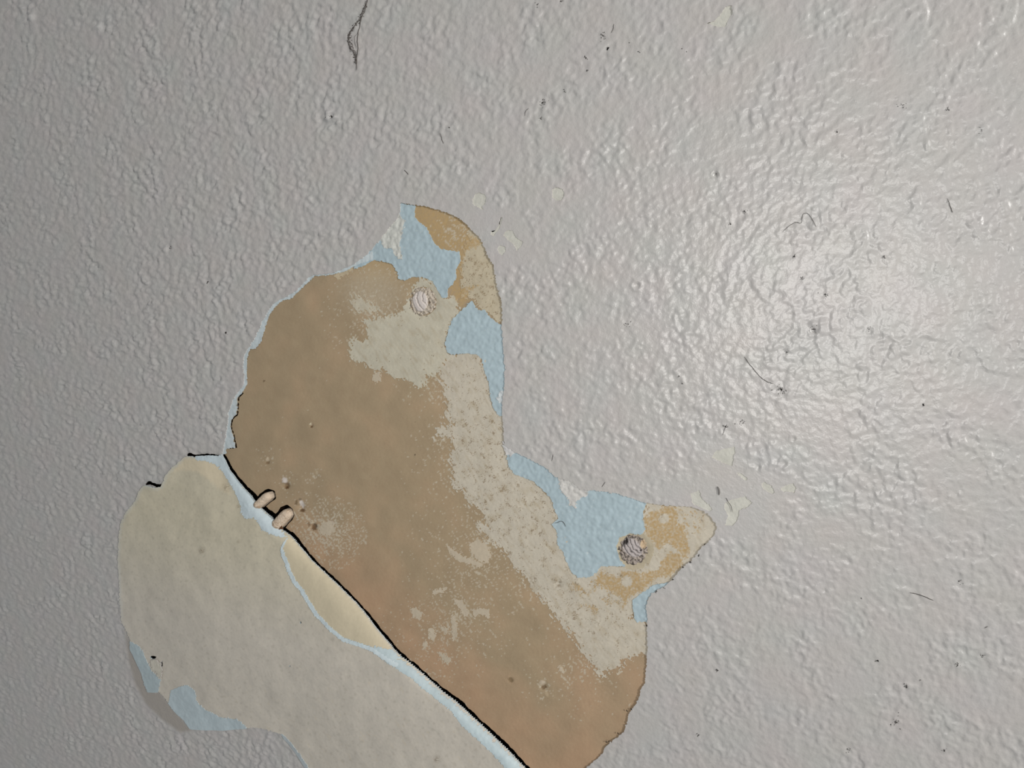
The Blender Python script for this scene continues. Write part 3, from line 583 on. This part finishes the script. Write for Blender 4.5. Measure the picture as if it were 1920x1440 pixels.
# thin strip between the blue ridge and the fold with its warm light painted in, and the pale top corner
strip = sdf(QX, QY, [p for p in FOLD if 1000 < p[1] < 1250]+BLUE_LINE[:14][::-1], 40)
w = sstep(-1, 3, strip)[..., None]*.9; T = T*(1-w)+np.array(lin((207, 194, 166)))*w
cor = sdf(QX, QY, [(337, 872), (352, 853), (370, 857), (400, 862), (418, 878), (432, 900), (440, 925), (415, 912), (395, 895), (375, 883), (345, 880), (330, 884)], 40)
w = sstep(-4, 4, cor+1.5*n)[..., None]*.75; T = T*(1-w)+ccol*w
ed = sstep(7, 1, line_dist(QX, QY, FLAP_L, 40)+1.5*n)*sstep(1200, 1120, QY)
w = (ed*.35)[..., None]; T = T*(1-w)+np.array(lin((203, 207, 204)))*w
for (u, v, r, dk) in [(391, 1027, 5, .8), (432, 911, 8, .5), (460, 1010, 3, .4), (560, 1080, 3, .3), (830, 1412, 6, .6), (457, 946, 3, .7)]:
    w = (np.exp(-(np.hypot(QX-u, QY-v)/r)**2)*np.clip(.6+.6*samp(B1, X, Z), 0, 1)*dk)[..., None]; T = T*(1-w)+np.array(lin((112, 92, 66)))*w
    Hf = Hf+.0003*np.exp(-(np.hypot(QX-u+1, QY-v-1)/(r*.5))**2)
flap = layer('peeled_paint_flap', X, Z, f, Hf, T, [M_FLAP, M_RIMB], .0007)
flap['label'] = 'cream-backed sheet of peeled paint folded over at the lower left'
flap['category'] = 'paint flap'
def on_flap(name, poly, col, noise=1, step=1.6, label=None, up=.0003, rim=.0006, field=None, extra=None, mats=None):
    return patch(name, poly, up, col, mats or [M_BLUE, M_RIMB], noise, step, label, parent=flap, rim=rim, field=field, extra=extra, hfun=lambda X, Z, qx, qy: flap_height(X, Z, qx, qy)+.00004*samp(B5, X, Z))
in_flap = lambda f, X, Z, qx, qy: np.minimum(f, sdf(qx, qy, FLAP, 40)+1.5)
on_flap('blue_paint_edge', FB_TOP, (202, 214, 218), 1.4, 1.4, 'pale blue broken paint along the upper part of the fold', field=in_flap)
def ribbon(line, w0, w1):
    P = np.array(line, float); t = np.gradient(P, axis=0); t /= np.hypot(t[:, 0], t[:, 1])[:, None]; nrm = np.stack([t[:, 1], -t[:, 0]], 1)
    ws = np.interp(np.arange(len(P)), [0, 2, len(P)*.6, len(P)-1], [1.5, w0, w0, w1])[:, None]
    return [tuple(p) for p in P+nrm*ws*.5]+[tuple(p) for p in (P-nrm*ws*.5)[::-1]]
on_flap('blue_paint_ridge', ribbon(BLUE_LINE[:15], 6.5, 7), (207, 219, 222), .8, 1.3, 'thin pale blue torn ridge curving along the flap', up=.00045)
low = [(712, 1203), (740, 1214), (757, 1231), (782, 1251), (807, 1274), (832, 1295), (855, 1311), (887, 1341), (925, 1376), (960, 1409), (992, 1444), (1028, 1490), (1012, 1494), (975, 1447), (945, 1414), (905, 1376), (875, 1349), (857, 1325), (832, 1305), (802, 1283), (782, 1263), (755, 1246), (732, 1229), (712, 1214)]
on_flap('blue_paint_edge', low, (190, 204, 207), 1.2, 1.5, 'pale blue paint edge along the lower part of the fold', field=in_flap)
on_flap('blue_paint_tip', FB_1, (178, 191, 194), 1.2, 1.6, 'blue tip on the left rim of the flap, below the torn hole', field=in_flap, extra=bluetint)
on_flap('blue_paint_tip', FB_2, (187, 200, 204), 1.2, 1.6, 'larger curved blue tip on the bottom rim of the flap', field=in_flap, extra=bluetint)
on_flap('blue_paint_tip', FB_3, (176, 184, 186), 1.0, 1.8, None, field=in_flap)
on_flap('torn_paper', [(288, 1238), (296, 1232), (305, 1236), (312, 1246), (312, 1256), (309, 1268), (304, 1268), (300, 1256), (291, 1250)], (206, 200, 186), 1.8, 1.2, 'ragged pale torn lump between two small black holes', up=.0009, mats=[M_WHITE, M_RIM])
def nub(p0, p1, r0, r1, label):
    xs_, ys_ = [p0[0], p1[0]], [p0[1], p1[1]]
    X, Z = grid_px(min(xs_)-18, min(ys_)-18, max(xs_)+18, max(ys_)+18, .9)
    qx, qy = px_of(X, Z); ex, ey = p1[0]-p0[0], p1[1]-p0[1]
    t = np.clip(((qx-p0[0])*ex+(qy-p0[1])*ey)/(ex*ex+ey*ey), 0, 1)
    d = np.hypot(qx-p0[0]-t*ex, qy-p0[1]-t*ey); r = r0+(r1-r0)*t
    r = r+.25*samp(B25, X, Z)
    f = r-d
    Hh = .0012+.0030*np.sqrt(np.maximum(0, 1-(d/r)**2))+.0010*(1-t)+.00012*samp(BFR, X, Z)
    T = np.broadcast_to(np.array(lin((214, 194, 172))), X.shape+(3,)).copy()
    n = samp(BFR, X, Z, (.2, .1))
    w = (sstep(.8, 1.6, n+.8*sstep(.5, 0, t))*.6)[..., None]; T = T*(1-w)+np.array(lin((150, 118, 84)))*w
    o = layer('torn_nub', X, Z, f, Hh, T, [M_NUB, M_NUB], .004, flap); o['label'] = label; return o
nub((490, 944), (503, 931), 7.5, 8.5, 'smaller rounded plaster nub sticking out of the fold')
nub((526, 980), (539, 964), 10, 10, 'larger plaster nub with dark crumbs below the smaller one')
def crumbs(name, cx, cy, rad, n, seed, m, h0, parent, size=(1.2, 3), label=None):
    rng = random.Random(seed); vs = []; fs = []
    for k in range(n):
        a = rng.uniform(0, 6.28); r = rad*abs(rng.gauss(0, .5)); px, py = cx+r*math.cos(a), cy+r*math.sin(a)
        s = rng.uniform(*size); b = rng.uniform(0, 3.14); L = rng.uniform(1, 2.6)
        pts = []
        for j in range(6):
            q = j/6*6.283; w = rng.uniform(.7, 1.2)
            x_, y_ = L*s*math.cos(q)*w*.5, s*math.sin(q)*w*.35
            pts.append((px+x_*math.cos(b)-y_*math.sin(b), py+x_*math.sin(b)+y_*math.cos(b)))
        P = np.array(pts); x, z = at(P[:, 0], P[:, 1]); x0, z0 = at(px, py)
        hh = h0(px, py)
        i = len(vs); vs += [(x[j], -hh+.0002, z[j]) for j in range(6)]+[(float(x0), -hh-.00022, float(z0))]
        fs += [(i+j, i+(j+1) % 6, i+6) for j in range(6)]
    o = link_mesh(name, np.array(vs), [(np.array(fs), 0, False)], [m], None, parent)
    if label: o['label'] = label
    return o
def wall_h(px, py):
    x, z = at(np.array([float(px)]), np.array([float(py)]))
    return float(COAT+wall_relief(x, z, np.array([float(px)]), np.array([float(py)]))[0])+.00012
crumbs('dark_crumb', 533, 986, 7, 9, 5, mat('rusty_crumb', (96, 62, 34), attr=False), lambda a, b: .0036, flap, (2, 4), None)

# ------------------------------------------------------------------ dirt on the wall (parts of it), black specks and shadow ticks
DIRT = [(1132, 68, 8, 14), (1140, 91, 2, 3), (1100, 110, 5, 7), (1102, 133, 3, 4), (1018, 193, 9, 22), (1014, 224, 4, 5), (1060, 172, 4, 6), (1009, 10, 4, 4), (1054, 4, 3, 4), (1465, 729, 12, 20), (1390, 790, 9, 10), (1361, 800, 5, 5), (1645, 1237, 5, 8), (1699, 1284, 6, 9), (1795, 1242, 6, 9), (1842, 1228, 6, 6), (1591, 1404, 6, 7), (1771, 1404, 5, 5), (426, 624, 8, 8), (1176, 607, 7, 9), (1397, 397, 5, 9), (1370, 420, 3, 6), (1490, 481, 4, 6), (1548, 552, 9, 12), (1526, 618, 9, 16), (1630, 617, 6, 5), (1505, 522, 6, 6), (1342, 326, 5, 7), (1280, 718, 3, 3), (1274, 706, 3, 3), (1657, 482, 4, 5), (1840, 246, 9, 7), (1777, 205, 4, 5), (1692, 200, 10, 9), (1570, 248, 3, 4), (1345, 1254, 5, 8), (845, 240, 3, 3), (1800, 1090, 5, 5), (1615, 1120, 2, 2), (1475, 660, 8, 5), (390, 530, 5, 5), (1310, 1376, 5, 6), (320, 465, 5, 5), (1680, 1352, 16, 16), (622, 219, 6, 14), (1199, 98, 2, 3), (1280, 92, 2, 2), (1726, 1274, 2, 2)]
for i, (u, v, r, n) in enumerate(DIRT):
    crumbs('dirt_speck', u, v, r, int(n*1.7), 100+i, M_DIRT_SHADE, wall_h, wall, (.8, 2.3))
for (u, v, s) in [(1731, 758, 4.5), (1141, 92, 5), (1181, 81, 2.5), (1288, 98, 2)]:
    crumbs('black_speck', u, v, .5, 2, int(u), M_BLACK, wall_h, wall, (s*.7, s))
# dark ticks standing in for shadow under the broken edge on the lower right
for i, (u, v) in enumerate([(1311, 1040), (1296, 1053), (1281, 1063), (1262, 1085), (1246, 1100), (1230, 1108), (1214, 1171), (1322, 1021), (1176, 1330), (1184, 1328), (1160, 1373), (1143, 1388), (1138, 1389)]):
    crumbs('edge_shade_tick', u, v, 3, 3, 300+i, M_DIRT_SHADE, lambda a, b: COAT+.0002, wall, (1.2, 2.6))

# ------------------------------------------------------------------ hairs, lint and cobweb lying on the wall
def strand_geo(pts, rad, h, seed, jitter=.3, sub=4):
    rng = random.Random(seed); P = []
    for i in range(len(pts)-1):
        for k in range(sub):
            t = k/sub; p0 = pts[max(i-1, 0)]; p1 = pts[i]; p2 = pts[i+1]; p3 = pts[min(i+2, len(pts)-1)]
            q = [.5*((2*p1[j])+(-p0[j]+p2[j])*t+(2*p0[j]-5*p1[j]+4*p2[j]-p3[j])*t*t+(-p0[j]+3*p1[j]-3*p2[j]+p3[j])*t**3) for j in (0, 1)]
            P.append((q[0]+rng.uniform(-jitter, jitter), q[1]+rng.uniform(-jitter, jitter)))
    P.append(pts[-1]); P = np.array(P); x, z = at(P[:, 0], P[:, 1])
    y = np.array([-(h(a, b)+rad*.6) for a, b in P]); C = np.stack([x, y, z], 1)
    t = np.gradient(C, axis=0); t /= np.linalg.norm(t, axis=1)[:, None]
    n1 = np.cross(t, [0, 1, 0]); n1 /= np.linalg.norm(n1, axis=1)[:, None]+1e-9; n2 = np.cross(t, n1)
    k = 5; V = []; n = len(C)
    taper = np.minimum(1, .35+np.minimum(np.arange(n), np.arange(n)[::-1])/2.5)
    for i in range(n):
        for j in range(k):
            a = j/k*6.283; V.append(C[i]+rad*taper[i]*(n1[i]*math.cos(a)+n2[i]*math.sin(a)))
    Fq = [(i*k+j, i*k+(j+1) % k, (i+1)*k+(j+1) % k, (i+1)*k+j) for i in range(n-1) for j in range(k)]
    return np.array(V), np.array(Fq)
def strand(name, pts, rad, label, cat, m, seed, h=None, jitter=.3, parent=None, group=None):
    V, Fq = strand_geo(pts, rad, h or wall_h, seed, jitter)
    o = link_mesh(name, V, [(Fq, 0, True)], [m], None, parent)
    if parent is None:
        c = V.mean(0); o.data.transform(__import__('mathutils').Matrix.Translation((-c[0], -c[1], -c[2]))); o.location = (c[0], c[1], c[2]+Z0)
    if label: o['label'] = label
    if cat: o['category'] = cat
    if group: o['group'] = group
    return o
flat = lambda a, b: .00075
H_ = .00011
HAIRS = [
 ([(1396, 668), (1404, 680), (1413, 691), (1424, 704), (1437, 714), (1450, 719)], 'longest dark hair, curving down to a dirt smudge right of centre', wall_h, H_*1.1),
 ([(1041, 980), (1047, 979), (1053, 976), (1059, 980), (1062, 987)], 'short bent hair lying on the blue paint left of the lower screw plug', flat, H_),
 ([(1039, 851), (1038, 856), (1036, 864)], 'tiny dark hair just above the right-hand blue paint', wall_h, H_),
 ([(1362, 932), (1366, 940), (1371, 947), (1374, 959)], 'thin curved hair on the cream chip right of the pointed tip', wall_h, H_),
 ([(1706, 1109), (1722, 1113), (1734, 1117), (1750, 1124)], 'straight dark bristle low on the right side of the wall', wall_h, H_*1.2),
 ([(1776, 372), (1780, 384), (1783, 392), (1786, 399)], 'short fuzzy hair high at the right, right of the bright glare', wall_h, H_),
 ([(1468, 435), (1480, 424), (1492, 417), (1503, 418), (1505, 404), (1513, 400), (1521, 408), (1531, 426)], 'curly looped hair at the upper left of the bright glare', wall_h, H_*.9),
 ([(1152, 46), (1151, 55), (1147, 63)], 'short curved hair above the dirt spot near the top edge', wall_h, H_*.9),
 ([(986, 218), (988, 209), (994, 204)], 'small hooked hair left under the star-shaped dirt spot', wall_h, H_*.9),
 ([(760, 319), (764, 323), (768, 328)], 'tiny straight hair above the top tip of the bare patch', wall_h, H_*1.2),
 ([(827, 250), (830, 260), (834, 270)], 'thin slanting bristle right of centre in the upper left half', wall_h, H_),
 ([(1852, 1432-260), (1845, 1176)], 'pale glinting bristle near the lower right edge', wall_h, H_),
 ([(1356, 815), (1360, 803), (1364, 795)], 'faint short hair above the large cream chip', wall_h, H_*.9),
 ([(1130, 912), (1133, 907), (1136, 903)], 'tiny slanted hair above the wide blue area', wall_h, H_),
 ([(1853, 1300), (1853, 1300)], None, None, 0)]
for i, (p, lab, h, r) in enumerate(HAIRS):
    if lab: strand('hair', p, r, lab, 'hair', M_HAIR, 500+i, h)
# grey bean-shaped fleck
strand('paint_fleck', [(1346, 911), (1349, 918), (1349, 927)], .0004, 'grey bean-shaped fleck beside the pointed tip', 'fleck', mat('grey_fleck', (112, 108, 105), attr=False), 40, wall_h, 0)
# cobweb
web = bpy.data.objects.new('cobweb', None); COL.objects.link(web); x, z = at(672, 60); web.location = (float(x), -.0015, float(z)+Z0)
web['label'] = 'dusty grey cobweb in a narrow triangle near the top edge'; web['category'] = 'cobweb'
def webs(pts, rad, seed, jit):
    V, Fq = strand_geo(pts, rad, wall_h, seed, jit)
    V = V-np.array([float(x), -.0015, float(z)]); return link_mesh('strand', V, [(Fq, 0, True)], [M_WEB], None, web)
webs([(693, -6), (690, 8), (684, 28), (679, 42), (675, 58), (673, 75), (674, 92), (672, 110), (671, 132)], .00019, 1, .3)
webs([(690, 2), (682, 20), (677, 38), (668, 50), (660, 58), (655, 66), (655, 78), (659, 88), (664, 98), (668, 110), (671, 122)], .00017, 2, 1.2)
webs([(680, 30), (672, 44), (664, 55), (658, 62), (654, 74)], .00012, 3, 1.6)
webs([(656, 76), (662, 84), (667, 96), (670, 108)], .00012, 4, 1.6)
webs([(674, 60), (667, 74), (671, 92)], .00008, 5, .8)
rng = random.Random(9)
dm = crumbs('dust', 0, 0, 1, 1, 1, M_WEB, lambda a, b: .001, None, (.1, .2)); bpy.data.objects.remove(dm)
vs = []; fs = []
for k in range(170):
    t = rng.random(); P = [(688, 10), (677, 38), (657, 62), (656, 78), (664, 98), (670, 122)]
    i = min(int(t*5), 4); s = t*5-i; a = P[i][0]+(P[i+1][0]-P[i][0])*s+rng.gauss(0, 2.2); b = P[i][1]+(P[i+1][1]-P[i][1])*s+rng.gauss(0, 2.2)
    r = rng.uniform(.5, 1.5); hh = wall_h(a, b)
    xx, zz = at(np.array([a-r, a+r*.3, a+r, a]), np.array([b, b-r, b+r*.5, b+r])); c = len(vs)
    vs += [(xx[j]-float(x), -hh+.0015+.0001, zz[j]-float(z)) for j in range(4)]+[(float(xx.mean())-float(x), -hh-.0002+.0015, float(zz.mean())-float(z))]
    fs += [(c+j, c+(j+1) % 4, c+4) for j in range(4)]
d = link_mesh('dust', np.array(vs), [(np.array(fs), 0, False)], [M_WEB], None, web); d['kind'] = 'stuff'
print('TRIS', sum(len(o.data.polygons) for o in bpy.data.objects if o.type == 'MESH')*2)
